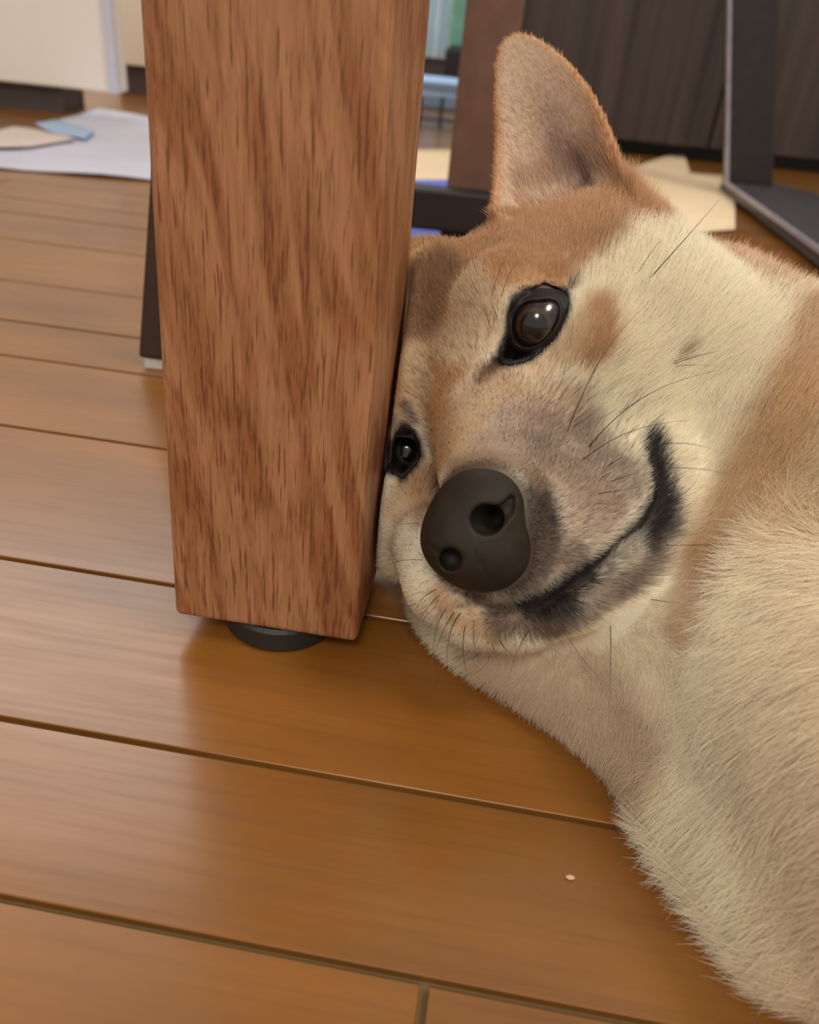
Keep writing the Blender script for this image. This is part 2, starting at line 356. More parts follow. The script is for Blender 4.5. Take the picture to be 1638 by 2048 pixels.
# ------------------------------------------------------------------ dog: implicit surface -> one continuous mesh
def surface_nets(Fv, org, h):
    """Fv: (nx,ny,nz) field, negative inside. returns verts, quads"""
    S = Fv < 0
    nx, ny, nz = Fv.shape
    c = np.zeros((nx - 1, ny - 1, nz - 1), np.uint8)
    for i in (0, 1):
        for j in (0, 1):
            for k in (0, 1): c += S[i:nx - 1 + i, j:ny - 1 + j, k:nz - 1 + k]
    act = (c > 0) & (c < 8)
    idx = np.argwhere(act); vid = np.full(act.shape, -1, np.int64); vid[act] = np.arange(len(idx))
    acc = np.zeros((len(idx), 3)); cnt = np.zeros(len(idx))
    I, J, K = idx.T
    corners = [(i, j, k) for i in (0, 1) for j in (0, 1) for k in (0, 1)]
    for a in corners:
        for ax in range(3):
            if a[ax] == 1: continue
            b = list(a); b[ax] = 1
            fa = Fv[I + a[0], J + a[1], K + a[2]]; fb = Fv[I + b[0], J + b[1], K + b[2]]
            m = (fa < 0) != (fb < 0)
            t = np.where(m, fa / np.where(m, fa - fb, 1), 0)
            p = np.tile(np.array(a, float), (len(I), 1)); p[:, ax] = t
            acc[m] += p[m]; cnt[m] += 1
    V = (idx + acc / cnt[:, None]) * h + org
    Q = []
    for ax in range(3):
        o1, o2 = [(1, 2), (2, 0), (0, 1)][ax]
        sl0 = [slice(1, -1)] * 3; sl1 = [slice(1, -1)] * 3
        sl0[ax] = slice(0, -1); sl1[ax] = slice(1, None)
        A = S[tuple(sl0)]; B = S[tuple(sl1)]
        e = np.argwhere(A != B); 
        if not len(e): continue
        flip = A[tuple(e.T)]
        base = e + 1; base[:, ax] -= 1
        def g(d1, d2):
            q_ = base.copy(); q_[:, o1] -= d1; q_[:, o2] -= d2; return vid[tuple(q_.T)]
        q = np.stack([g(1, 1), g(0, 1), g(0, 0), g(1, 0)], 1)
        q[~flip] = q[~flip][:, ::-1]
        Q.append(q)
    return V, np.concatenate(Q)
def np_mesh(name, V, Q):
    me = bpy.data.meshes.new(name); n, k = Q.shape
    me.vertices.add(len(V)); me.vertices.foreach_set('co', V.astype(np.float32).ravel())
    me.loops.add(n * k); me.loops.foreach_set('vertex_index', Q.astype(np.int32).ravel())
    me.polygons.add(n); me.polygons.foreach_set('loop_start', np.arange(0, n * k, k, dtype=np.int32)); me.polygons.foreach_set('loop_total', np.full(n, k, np.int32))
    me.update(); me.validate(); me.shade_smooth(); return me
def smin(a, b, k):
    h = np.maximum(k - np.abs(a - b), 0) / k; return np.minimum(a, b) - h * h * k * 0.25
def smax(a, b, k): return -smin(-a, -b, k)
def ell(P, c, r):
    q = P - np.array(c, np.float32); r = np.array(r, np.float32)
    k0 = np.sqrt(((q / r) ** 2).sum(-1)); k1 = np.sqrt(((q / (r * r)) ** 2).sum(-1)) + 1e-9
    return k0 * (k0 - 1) / k1
def cone(P, a, b, ra, rb):
    a = np.array(a, np.float32); b = np.array(b, np.float32); ba = b - a; L = ba @ ba
    t = np.clip(((P - a) @ ba) / L, 0, 1)[..., None]
    return np.sqrt(((P - a - t * ba) ** 2).sum(-1)) - (ra + (rb - ra) * t[..., 0])
# head frame (millimetres): a = towards the dog's left, b = forward, c = down to the chin
eR, eL, NS = atd(812, 905, .274), atd(1068, 645, .238), atd(945, 1062, .212)
HM = (eR + eL) / 2 * 1000
hx = (eL - eR); hx /= np.linalg.norm(hx); n_ = NS - HM / 1000; hf = n_ - (n_ @ hx) * hx; hf /= np.linalg.norm(hf); hd = np.cross(hx, hf)
HB = np.stack([hx, hf, hd])
def to_h(P): return (P - HM) @ HB.T
def from_h(p): return np.asarray(p, float) @ HB + HM          # mm world
def proj(P):                                                # mm world -> pixels
    c = (np.asarray(P, float) / 1000 - [0, 0, H]) @ RC; return CX + FPX * c[..., 0] / c[..., 2], CY + FPX * c[..., 1] / c[..., 2]

# left ear: a curved flap in the plane spanned by its axis and its width
ear_o = atd(1150, 410, .277) * 1000; ear_t = atd(1050, 78, .303) * 1000
e1 = ear_t - ear_o; EL = np.linalg.norm(e1); e1 /= EL
vw = ear_o - np.array([0, 0, H * 1000]); vw /= np.linalg.norm(vw)
e2 = np.cross(e1, vw); e2 /= np.linalg.norm(e2)              # to the right in the photo
if e2[0] < 0: e2 = -e2
e3 = np.cross(e1, e2); e3 = e3 if e3 @ vw < 0 else -e3        # towards the viewer
EAR_PIX = [(992, 470), (988, 400), (985, 330), (985, 260), (982, 200), (984, 140), (998, 98), (1022, 78), (1052, 75), (1085, 88), (1122, 118), (1160, 160), (1195, 210), (1225, 265), (1248, 320), (1262, 370), (1290, 410), (1300, 470)]
def plane_hit(u, v):
    r = ray(u, v); o = np.array([0, 0, H * 1000.0]); t = ((ear_o - o) @ e3) / (r @ e3); return o + r * t
EAR2 = []
for (u, v) in EAR_PIX:
    p = plane_hit(u, v) - ear_o; EAR2.append((p @ e2, p @ e1))
EAR2 = np.array(EAR2)
def poly_sd(x, y, poly):
    d = np.full(x.shape, 1e9); ins = np.zeros(x.shape, bool); n = len(poly)
    for i in range(n):
        a, b = poly[i], poly[(i + 1) % n]; e = b - a
        wx, wy = x - a[0], y - a[1]; t = np.clip((wx * e[0] + wy * e[1]) / (e @ e), 0, 1)
        d = np.minimum(d, (wx - e[0] * t) ** 2 + (wy - e[1] * t) ** 2)
        c = ((a[1] <= y) & (b[1] > y)) | ((b[1] <= y) & (a[1] > y))
        xi = a[0] + (y - a[1]) * (e[0] / (e[1] if e[1] else 1e-9)); ins ^= c & (x < xi)
    d = np.sqrt(d); return np.where(ins, -d, d)
def ear_sdf(P):
    q = P - ear_o; x = q @ e2; y = q @ e1; z = q @ e3
    sd = poly_sd(x, y, EAR2) + 1.3
    t = np.clip(y / EL, 0, 1)
    xc = x - (-4 + (-14) * t + 1.0)                       # curl centre line
    curve = 0.020 * (1.25 - t) * xc * xc - 6.0 * (1 - t) + 2
    curve = curve - 9 * np.exp(-((x - 9) ** 2 / 60 + (y - 4) ** 2 / 420))
    th = 1.5 + 1.8 * (1 - t) 
    return smax(np.abs(z - curve) / np.sqrt(1 + (0.04 * (1.25 - t) * xc) ** 2) - th, sd, 2.0)
def ear2_sdf(h):
    # right ear, folded behind, seen only from other sides
    return cone(h, (-46, -60, -10), (-58, -80, -52), 12, 4) + 0.0

ER = 11.0
EYE = {1: to_h(atd(1073, 642, .2485) * 1000), -1: to_h(atd(809, 902, .2835) * 1000)}
LEGC = np.array([tl(LW / 2, LW / 2, 0)[0] * 1000, tl(LW / 2, LW / 2, 0)[1] * 1000])
def leg_sdf(P):
    x = (P[..., 0] - LEGC[0]) * c45 + (P[..., 1] - LEGC[1]) * s45; y = -(P[..., 0] - LEGC[0]) * s45 + (P[..., 1] - LEGC[1]) * c45
    return np.maximum(np.abs(x) - (LW * 500 + 1.2), np.abs(y) - (LW * 500 + 1.2))
HEADP = [  # ellipsoids, symmetric ones written once with a > 0
    ((0, -44, 12), (45, 44, 28), 0), ((0, -24, 2), (34, 26, 17), 1), ((25, -16, -5), (14, 13, 12), 1),
    ((41, -34, 30), (24, 34, 27), 1), ((42, -54, 36), (22, 28, 30), 1), ((32, -12, 24), (18, 20, 18), 1)]
def pxh(u, v, d): return to_h(atd(u, v, d) * 1000)
BODYC = [((80, 296, 66), (130, 245, 54), 52, 56), ((130, 245, 54), (200, 200, 56), 56, 62), ((60, 236, 30), (98, 200, 34), 28, 38),
         ((104, 203, 34), (142, 130, 36), 36, 43), ((142, 130, 36), (160, 60, 32), 43, 38), ((200, 200, 56), (300, 215, 76), 62, 78), ((96, 290, 88), (150, 255, 76), 36, 33), ((150, 60, 32), (152, 0, 24), 40, 28)]
def chain(P, pts, ks=6):
    """pts: list of (u, v, centre depth, radius): tapered tube through them (world mm)"""
    D = None
    for A, B in zip(pts, pts[1:]):
        f = cone(P, atd(*A[:3]) * 1000, atd(*B[:3]) * 1000, A[3], B[3]); D = f if D is None else smin(D, f, ks)
    return D
LIPS = [(930, 1215, .236), (1000, 1222, .2295), (1060, 1205, .2265), (1120, 1170, .2245), (1200, 1112, .2245), (1265, 1058, .2265), (1300, 1010, .230), (1304, 960, .2335), (1292, 915, .2355), (1296, 880, .238)]
def head_field(P, h):
    D = ell(h, *HEADP[0][:2])
    for c, r, s in HEADP[1:]:
        D = smin(D, ell(h, c, r), 12)
        if s and c[0]: D = smin(D, ell(h, (-c[0], c[1], c[2]), r), 12)
    # muzzle: bridge, front, the two flews
    M_ = cone(h, (0, 0, 12), (0, 42, 10), 22, 15)
    M_ = smin(M_, chain(P, [(1020, 1090, .2375, 14), (1130, 1050, .2405, 16), (1230, 980, .2480, 14), (1260, 900, .256, 14)]), 9)
    M_ = smin(M_, chain(P, [(990, 1120, .2390, 15), (905, 1150, .2500, 14), (868, 1095, .262, 13)]), 9)
    D = smin(D, M_, 12)
    # cheeks: left one full and smooth, right one pressed against the table leg
    D = smin(D, chain(P, [(1060, 790, .262, 15), (1150, 830, .2635, 18), (1240, 790, .266, 22), (1330, 700, .270, 27), (1380, 800, .272, 26)], 10), 12)
    D = smin(D, chain(P, [(850, 600, .280, 20), (805, 740, .281, 18), (768, 880, .284, 18), (780, 990, .284, 17), (803, 1062, .287, 16)], 10), 10)
    # lower jaw behind the lip line
    J = chain(P, [(950, 1235, .2450, 9), (1040, 1225, .2370, 9.5), (1140, 1185, .2345, 10), (1235, 1115, .2345, 10.5), (1300, 1030, .2390, 10), (1315, 940, .2450, 9)])
    J = smin(J, chain(P, [(1020, 1170, .258, 20), (1200, 1080, .262, 22), (1290, 940, .264, 20)], 10), 8)
    D = smin(D, J, 4)
    return D
def mouth_cut(P):
    D = None
    for A, B in zip(LIPS, LIPS[1:]):
        f = cone(P, atd(*A) * 1000, atd(*B) * 1000, 1.5, 1.5); D = f if D is None else np.minimum(D, f)
    return D
NOSE = [((932, 1022), .2240, 9.0), ((992, 1106), .2270, 8.8), ((978, 1010), .2225, 10.6), ((912, 1078), .2240, 9.8), ((984, 1085), .2250, 9.4), ((950, 1110), .2240, 9.4)]
def nose_core(P):
    D = None
    for (uv, d, r) in NOSE:
        f = cone(P, atd(*uv, d) * 1000, atd(*uv, d + .006) * 1000, r, r); D = f if D is None else smin(D, f, 6)
    return D
def nose_field(P):
    D = nose_core(P)
    def cut(D, pts, k):
        for A, B in zip(pts, pts[1:]): D = smax(D, -cone(P, atd(*A[:3]) * 1000, atd(*B[:3]) * 1000, A[3], B[3]), k)
        return D
    D = cut(D, [(963, 1040, .2080, 3.2), (974, 1038, .2150, 3.8), (1000, 1032, .2230, 2.8)], 1.6)
    D = cut(D, [(980, 1042, .2105, 3.0), (1000, 1034, .2120, 2.6), (1016, 1018, .2134, 1.9), (1022, 1000, .2142, 1.1)], 1.2)
    D = cut(D, [(896, 1120, .2108, 3.0), (903, 1118, .2190, 3.0)], 1.4)
    D = cut(D, [(890, 1117, .2120, 2.2), (872, 1110, .2150, 1.4), (858, 1096, .2170, 0.7)], 1.0)
    D = cut(D, [(938, 1086, .2112, 0.55), (962, 1130, .2125, 0.6), (985, 1180, .2160, 0.7)], 1.2)
    return D
EO = {1: [(1075, 577), (1050, 581), (1030, 593), (1019, 615), (1016, 640), (1013, 668), (1003, 695), (992, 718), (1005, 730), (1030, 728), (1058, 721), (1085, 702), (1110, 675), (1128, 645), (1136, 615), (1136, 592), (1125, 581), (1100, 578)],
      -1: [(808, 848), (794, 862), (786, 882), (781, 905), (779, 925), (770, 937), (782, 948), (796, 950), (804, 962), (816, 946), (832, 930), (842, 912), (840, 888), (830, 866), (818, 852)]}
EFR = {}
for s_ in (1, -1):
    C = from_h(EYE[s_]); g_ = C - np.array([0, 0, H * 1000]); dist = np.linalg.norm(g_); g_ /= dist
    ax1 = np.cross(g_, [0, 0, 1.0]); ax1 /= np.linalg.norm(ax1); ax2 = np.cross(g_, ax1)
    pp = np.array([atd(*uv, .25) * 1000 - np.array([0, 0, H * 1000]) for uv in EO[s_]]); pp = pp * (dist / (pp @ g_))[:, None]
    EFR[s_] = (C, g_, ax1, ax2, dist, np.c_[pp @ ax1, pp @ ax2])
def dog_field(P):
    h = to_h(P)
    D = head_field(P, h)
    # ruff under the chin, resting on the floor
    B = chain(P, [(925, 1185, .296, 19), (1005, 1255, .286, 21), (1130, 1290, .272, 22), (1260, 1230, .268, 22), (1350, 1080, .268, 24), (1420, 900, .274, 28)], 14)
    B = smin(B, chain(P, [(960, 1225, .290, 18), (1080, 1290, .277, 17), (1250, 1410, .256, 19), (1410, 1570, .232, 19), (1550, 1750, .210, 17), (1640, 1870, .194, 15)], 14), 14)
    for a, b, ra, rb in BODYC:
        f = cone(P, a, b, ra, rb); B = smin(B, f, 16)
    B = smax(B, -(P[..., 2] - 1.0), 6)
    D = smin(D, B, 7)
    D = smin(D, ear2_sdf(h), 8)
    D = smax(D, -mouth_cut(P), 1.5)
    for s in (1, -1):
        c = EYE[s]; D = smax(D, -(np.sqrt(((h - np.array(c)) ** 2).sum(-1)) - (ER + 0.5)), 1.2)
    nf = nose_core(P); D = smax(D, -(nf + 2.2), 1.0)
    for s in (1, -1):
        C, g_, ax1, ax2, dist, poly = EFR[s]
        m = ((P - C) ** 2).sum(-1) < 22 ** 2
        if m.any():
            k_ = P[m] - np.array([0, 0, H * 1000]); k_ = k_ * (dist / (k_ @ g_))[:, None]
            f = np.maximum(poly_sd(k_ @ ax1, k_ @ ax2, poly) + 1.0, np.sqrt(((P[m] - C) ** 2).sum(-1)) - 20)
            f = np.maximum(f, (P[m] - C) @ g_ - 2)
            D[m] = smax(D[m], -f, 0.6)
    D = smax(D, -leg_sdf(P), 3)
    D = smax(D, -(P[..., 2] - 0.8), 4)
    return D
def build_field(lo, hi, h, fn, chunk=24):
    xs = np.arange(lo[0], hi[0], h); ys = np.arange(lo[1], hi[1], h); zs = np.arange(lo[2], hi[2], h)
    F = np.empty((len(xs), len(ys), len(zs)), np.float32)
    for i in range(0, len(xs), chunk):
        P = np.stack(np.meshgrid(xs[i:i + chunk], ys, zs, indexing='ij'), -1).astype(np.float32); F[i:i + chunk] = fn(P)
    return F, np.array([xs[0], ys[0], zs[0]])
HS = 1.6
lo, hi = (-40, -40, -2), (400, 400, 190)
Fd, org = build_field(lo, hi, HS, dog_field)
# ear merged only inside its own box
ei = [int((v - l) / HS) for v, l in zip((-10, 270, 110), lo)]
xs = np.arange(lo[0], hi[0], HS)[ei[0]:ei[0] + 90]; ys = np.arange(lo[1], hi[1], HS)[ei[1]:ei[1] + 75]; zs = np.arange(lo[2], hi[2], HS)[ei[2]:]
Pe = np.stack(np.meshgrid(xs, ys, zs, indexing='ij'), -1)
sub = Fd[ei[0]:ei[0] + 90, ei[1]:ei[1] + 75, ei[2]:]
sub[...] = smin(sub, ear_sdf(Pe).astype(np.float32), 6)
V, Q = surface_nets(Fd, org, HS)
print('dog surface', len(V), 'field', round(time.time() - T0, 1))
me_dog = np_mesh('dog', V / 1000, Q)
dog = empty('dog', (0.1, 0.25, 0)); tag(dog, 'tan and cream dog lying on its side with its cheek squashed against the oak leg', 'dog')
M_skin = mat('dog_skin', rough=0.9, spec=0.15); q = NT(M_skin); at = q.n('ShaderNodeAttribute', attribute_name='fur_tint'); q.l(at.outputs[0], q.b.inputs['Base Color'])
body = part_of(dog, mesh_obj('body', me_dog, M_skin, smooth=True))
BV = BVHTree.FromPolygons([tuple(v) for v in V / 1000], [tuple(q_) for q_ in Q])
def hit(u, v, lift=0.0):
    """point on the dog's skin (metres) seen along the ray through pixel (u, v); None if missed"""
    r = Vector(ray(u, v)); L = r.length; h = BV.ray_cast(Vector((0, 0, H)), r / L)
    if h[0] is None: return None
    return np.array(h[0]) - np.array(r / L) * lift
def hitd(u, v, default=0.26):
    p = hit(u, v); return default if p is None else float((p - [0, 0, H]) @ RC[:, 2])

# ---- coat colours: soft strokes along lines on the skin
TAN, CREAM, ORG, GREY, BLK, PINK = (212, 172, 134), (250, 242, 222), (196, 138, 84), (196, 168, 146), (30, 25, 27), (208, 176, 146)
STROKES = [  # (pixels on the face, radius mm, softness mm, colour, strength)
    ([(1638, 640), (1560, 840), (1470, 1000), (1405, 1120)], 4, 9, (206, 152, 96), .75),
    ([(1405, 1120), (1345, 1260)], 1, 6, (206, 156, 104), .5),
    ([(1638, 800), (1600, 1000)], 6, 14, (218, 172, 120), .55),
    ([(1330, 420), (1440, 490), (1560, 570)], 3, 10, (214, 168, 120), .6),
    ([(870, 520), (960, 470), (1080, 450), (1200, 430), (1280, 410)], 7, 7, (206, 150, 100), .95),
    ([(900, 560), (1000, 510), (1100, 520), (1180, 480)], 6, 8, (200, 142, 92), .9),
    ([(930, 500), (1010, 470), (1080, 460)], 6, 6, (200, 146, 98), .9),
    ([(1100, 560), (1030, 545)], 3, 5, (196, 136, 84), .8),
    ([(830, 560), (880, 540), (840, 640)], 4, 8, (142, 112, 88), .85),
    ([(905, 720), (870, 800), (880, 900), (860, 980)], 4.5, 7, (196, 138, 86), .9),
    ([(990, 770), (920, 850), (930, 930)], 5, 8, (190, 142, 100), .8),
    ([(1060, 800), (1120, 830)], 4, 8, (192, 150, 112), .7),
    ([(1060, 870), (1130, 910), (1200, 960)], 8, 9, (170, 148, 134), .9),
    ([(1180, 1020), (1120, 980), (1100, 1080)], 7, 6, (186, 163, 146), .7),
    ([(980, 900), (1060, 900)], 4, 6, (158, 137, 122), .6),
    ([(1195, 630), (1200, 680), (1175, 720)], 1.8, 4.5, (206, 150, 92), .85),
    ([(930, 580), (965, 650), (915, 680)], 5.5, 6, (228, 208, 180), .95),
    ([(775, 802), (812, 812), (830, 838)], .8, 2.2, (92, 74, 58), .7),  # painted shade of the fold above the right eye
    ([(830, 720), (845, 770)], 3.5, 5, (226, 196, 156), .85),
    ([(1070, 730), (1130, 715), (1160, 670)], 2, 4, (226, 200, 166), .7),
    ([(820, 970), (800, 1020)], 3, 5, (206, 156, 110), .7),
    ([(800, 850), (780, 820)], 1.5, 3, (120, 96, 76), .6),
    ([(1000, 1330), (1150, 1380), (1250, 1500)], 9, 14, (214, 180, 148), .7),
    ([(880, 1190), (920, 1230), (985, 1262)], 2, 3, (226, 184, 142), .85),
    # grey fur of the muzzle front and lower jaw
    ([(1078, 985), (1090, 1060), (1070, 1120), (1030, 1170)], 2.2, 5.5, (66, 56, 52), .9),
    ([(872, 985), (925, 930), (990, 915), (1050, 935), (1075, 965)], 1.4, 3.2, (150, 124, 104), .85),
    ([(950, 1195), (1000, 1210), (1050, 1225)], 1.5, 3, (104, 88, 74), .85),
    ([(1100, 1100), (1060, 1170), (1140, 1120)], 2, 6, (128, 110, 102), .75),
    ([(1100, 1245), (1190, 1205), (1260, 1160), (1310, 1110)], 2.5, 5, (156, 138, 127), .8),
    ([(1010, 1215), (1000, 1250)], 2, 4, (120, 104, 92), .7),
    ([(930, 430), (1000, 400), (1100, 370), (1200, 360), (1270, 365), (1300, 395)], 5, 6, (206, 156, 110), .95),
    ([(848, 950), (862, 985), (845, 1040)], 2, 4, (196, 152, 114), .8),
    ([(1180, 1160), (1260, 1090), (1295, 1050)], .4, 2.6, (92, 80, 78), .7),
    ([(1070, 1225), (1130, 1210)], 2.2, 3.4, (66, 56, 54), .85),
    ([(990, 1228), (1040, 1250), (1110, 1258)], 1.6, 3, (122, 104, 90), .8),
    ([(1003, 712), (984, 736)], .8, 2.2, (40, 32, 32), .9),
    ([(1128, 588), (1150, 566)], .4, 1.8, (84, 60, 44), .8),
    ([(785, 936), (768, 931)], .6, 1.8, (34, 28, 30), .9),
    ([(985, 735), (960, 760)], 0.6, 3, (110, 84, 66), .7),
    ([(1345, 725)], 1, 2.5, (170, 145, 120), .7),
    # lips
    ([(1040, 1208), (1100, 1190), (1200, 1117), (1280, 1050), (1300, 1012)], 0.8, 2.4, (34, 28, 30), .97),
    ([(1062, 1215), (1115, 1195), (1170, 1150)], 1.8, 2.8, (38, 32, 32), .95),
    ([(1298, 885), (1310, 930), (1322, 985), (1318, 1040), (1300, 1090)], 1.6, 2.6, (32, 27, 30), .97),
    ([(1318, 1080), (1290, 1130), (1240, 1180)], 0.6, 3.0, (120, 104, 98), .6),
    ([(1330, 1000), (1332, 1060)], 1.4, 3.5, (60, 52, 54), .8),
]
SK = []
for pts, r, so, c, st in STROKES:
    if c[0] - c[2] > 60: c = tuple(min(255, x * f_ + g_) for x, f_, g_ in zip(c, (.84, .84, .84), (32, 38, 38)))
    P3 = [hit(u, v) for u, v in pts]; P3 = [p * 1000 for p in P3 if p is not None]
    if P3: SK.append((P3, r, so, np.array(srgb(*c)[:3]), st))
def pnoise(P, sc, seed):
    """cheap smooth value noise from rotated sines"""
    rg_ = np.random.default_rng(seed); out = 0
    for k in range(6):
        d = rg_.normal(size=3); d /= np.linalg.norm(d); out = out + np.sin(P @ d * sc * (1 + .35 * k) + rg_.uniform(0, 6.28))
    return out / 6
def seg_dist(P, pts):
    if len(pts) == 1: return np.linalg.norm(P - pts[0], axis=1)
    D = None
    for a, b in zip(pts, pts[1:]):
        ba = b - a; t = np.clip(((P - a) @ ba) / (ba @ ba), 0, 1); d = np.linalg.norm(P - a - t[:, None] * ba, axis=1); D = d if D is None else np.minimum(D, d)
    return D
def ear_mask(P):
    q_ = P - ear_o; x, y, z = q_ @ e2, q_ @ e1, q_ @ e3
    sd = poly_sd(x, y, EAR2); return x, y, z, sd
def eye_zone(P):
    """signed distance to the bare lid outline, negative inside"""
    out = np.full(len(P), 99.0)
    for s_ in (1, -1):
        C, g_, ax1, ax2, dist, poly = EFR[s_]
        m = np.linalg.norm(P - C, axis=1) < 24
        if m.any():
            k_ = P[m] - np.array([0, 0, H * 1000]); k_ = k_ * (dist / (k_ @ g_))[:, None]
            out[m] = np.minimum(out[m], poly_sd(k_ @ ax1, k_ @ ax2, poly))
    return out
NOSE_CEN = atd(955, 1062, .2225) * 1000
def tint(P, N=None):
    """coat colour (linear rgb) at points P (mm)"""
    h = to_h(P); C = np.tile(np.array(srgb(*CREAM)[:3]), (len(P), 1))
    def lay(al, c):
        nonlocal C
        al = np.clip(al, 0, 1)[:, None]; C = C * (1 - al) + np.asarray(c) * al
    # back of the skull and neck top: tan
    sm = lambda x: np.clip(x, 0, 1) ** 2 * (3 - 2 * np.clip(x, 0, 1))
    head = sm((360 - np.linalg.norm(P - HM, axis=1)) / 60 - 4)
    lay(sm((-h[:, 2] + 3) / 9) * sm((-h[:, 1] - 14) / 10) * sm((52 - h[:, 0]) / 10) * .9, srgb(206, 158, 114)[:3])
    lay(sm((-h[:, 2] - 4) / 14) * sm((95 - np.linalg.norm(h, axis=1)) / 20), srgb(*TAN)[:3])
    lay(0.75 * sm((P[:, 2] - 112) / 22) * sm((P[:, 0] - 95) / 30), srgb(222, 180, 138)[:3])
    lay(0.8 * sm((P[:, 1] - 262) / 30) * sm((P[:, 0] - 60) / 30), srgb(220, 178, 136)[:3])
    for P3, r, so, c, st in SK:
        lo_, hi_ = np.min(P3, 0) - r - so, np.max(P3, 0) + r + so
        m = ((P > lo_) & (P < hi_)).all(1)
        if not m.any(): continue
        d = seg_dist(P[m], P3); al = np.zeros(len(P)); al[m] = st * sm(1 - (d - r) / so); lay(al, c)
    nr = np.linalg.norm(P - NOSE_CEN, axis=1) < 26; al = np.zeros(len(P)); al[nr] = sm((2.6 - nose_core(P[nr].astype(np.float32))) / 2.2) * .85; lay(al, srgb(74, 62, 54)[:3])
    lay(sm((1.9 - eye_zone(P)) / 1.6) * .95, srgb(26, 22, 23)[:3])
    lay(.8 * sm((P[:, 0] - 84) / 40) * sm((86 - P[:, 2]) / 30) * sm((250 - P[:, 1]) / 40), srgb(240, 214, 184)[:3])
    x, y, z, sd = ear_mask(P)
    lay(sm((37 - np.linalg.norm(P - ear_o, axis=1)) / 7) * sm((12 - np.abs(x) * .35)) * .95, srgb(*TAN)[:3])
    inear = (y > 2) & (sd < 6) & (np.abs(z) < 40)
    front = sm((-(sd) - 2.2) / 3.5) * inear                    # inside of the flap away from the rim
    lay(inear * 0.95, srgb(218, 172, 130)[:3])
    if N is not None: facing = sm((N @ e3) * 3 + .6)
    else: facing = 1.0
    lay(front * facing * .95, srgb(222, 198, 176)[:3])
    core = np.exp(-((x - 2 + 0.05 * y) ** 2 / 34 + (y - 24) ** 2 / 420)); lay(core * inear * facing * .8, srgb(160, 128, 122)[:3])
    core = np.exp(-((x - 6) ** 2 / 7 + (y - 8) ** 2 / 110)); lay(core * inear * facing * .9, srgb(96, 70, 66)[:3])  # shade inside the ear opening, put into the tint
    return C
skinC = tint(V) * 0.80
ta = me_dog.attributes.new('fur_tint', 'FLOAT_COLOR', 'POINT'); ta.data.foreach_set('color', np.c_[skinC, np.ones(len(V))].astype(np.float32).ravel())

# ---- nose
nc = atd(955, 1062, .2225) * 1000
Fn, on = build_field(nc - 22, nc + 22, 0.42, nose_field)
Vn, Qn = surface_nets(Fn, on, 0.42)
M_nose = mat('nose_leather', (38, 31, 24), 0.6, 0.3); q = NT(M_nose)
vr = q.n('ShaderNodeTexVoronoi', feature='DISTANCE_TO_EDGE', i={'Scale': 1500.0}); q.l(q.coords((1, 1, 1)), vr.inputs['Vector']); q.bump(vr.outputs['Distance'], 0.22, 0.0003)
q.l(q.ramp(q.noise(q.coords((1, 1, 1)), 120, 3), [(0.3, (33, 27, 21)), (0.7, (44, 37, 28))]), q.b.inputs['Base Color'])
nose = part_of(dog, mesh_obj('nose', np_mesh('nose', Vn / 1000, Qn), M_nose, smooth=True)); nose['label'] = 'black leathery nose with two nostrils'

# ---- eyes
M_eye = mat('eyeball', rough=0.2, spec=0.4, coat=0.7, coat_rough=0.02); q = NT(M_eye)
tc = q.n('ShaderNodeTexCoord'); sx = q.n('ShaderNodeSeparateXYZ'); q.l(tc.outputs['Object'], sx.inputs[0])
m1 = q.n('ShaderNodeMath', operation='DIVIDE', i={1: ER / 1000}); q.l(sx.outputs[2], m1.inputs[0]); m2 = q.n('ShaderNodeMath', operation='ARCCOSINE'); q.l(m1.outputs[0], m2.inputs[0])
m3 = q.n('ShaderNodeMath', operation='DIVIDE', i={1: 1.2}); q.l(m2.outputs[0], m3.inputs[0])
ir = q.ramp(m3.outputs[0], [(0.0, (6, 5, 6)), (0.165, (7, 6, 6)), (0.195, (62, 46, 32)), (0.33, (50, 37, 27)), (0.40, (20, 15, 14)), (0.50, (26, 20, 20)), (0.62, (44, 34, 36)), (0.80, (118, 98, 100))])
q.l(ir, q.b.inputs['Base Color'])
M_lid = mat('eyelid_skin', (24, 20, 21), 0.5, 0.3)
EI = {1: [(1080, 602), (1054, 604), (1036, 616), (1026, 634), (1024, 655), (1028, 678), (1040, 692), (1062, 694), (1084, 684), (1102, 666), (1116, 642), (1120, 620), (1114, 606), (1100, 600)],
      -1: [(808, 862), (796, 880), (790, 905), (789, 930), (798, 942), (810, 938), (824, 922), (833, 905), (832, 882), (822, 866)]}
def resample(poly, n):
    p = np.array(poly, float); c = p.mean(0); p = np.vstack([p, p[:1]]); s_ = np.r_[0, np.cumsum(np.linalg.norm(np.diff(p, axis=0), axis=1))]
    t = np.linspace(0, s_[-1], 400, endpoint=False); P = np.c_[np.interp(t, s_, p[:, 0]), np.interp(t, s_, p[:, 1])]
    for _ in range(12): P = (np.roll(P, 1, 0) + P * 2 + np.roll(P, -1, 0)) / 4
    return P
def polar(P, c, n):
    a = np.arctan2(P[:, 1] - c[1], P[:, 0] - c[0]); r = np.hypot(P[:, 0] - c[0], P[:, 1] - c[1]); o = np.argsort(a)
    th = np.linspace(-math.pi, math.pi, n, endpoint=False); rr = np.interp(th, a[o], r[o], period=2 * math.pi)
    return np.c_[c[0] + rr * np.cos(th), c[1] + rr * np.sin(th)]
def sph_hit(u, v, C, R):
    r = ray(u, v); r = r / np.linalg.norm(r); o = np.array([0, 0, H]) - C; b = o @ r; c = o @ o - R * R; dd = b * b - c
    t = -b - math.sqrt(dd) if dd > 0 else -b
    return np.array([0, 0, H]) + r * t
EYES = {}
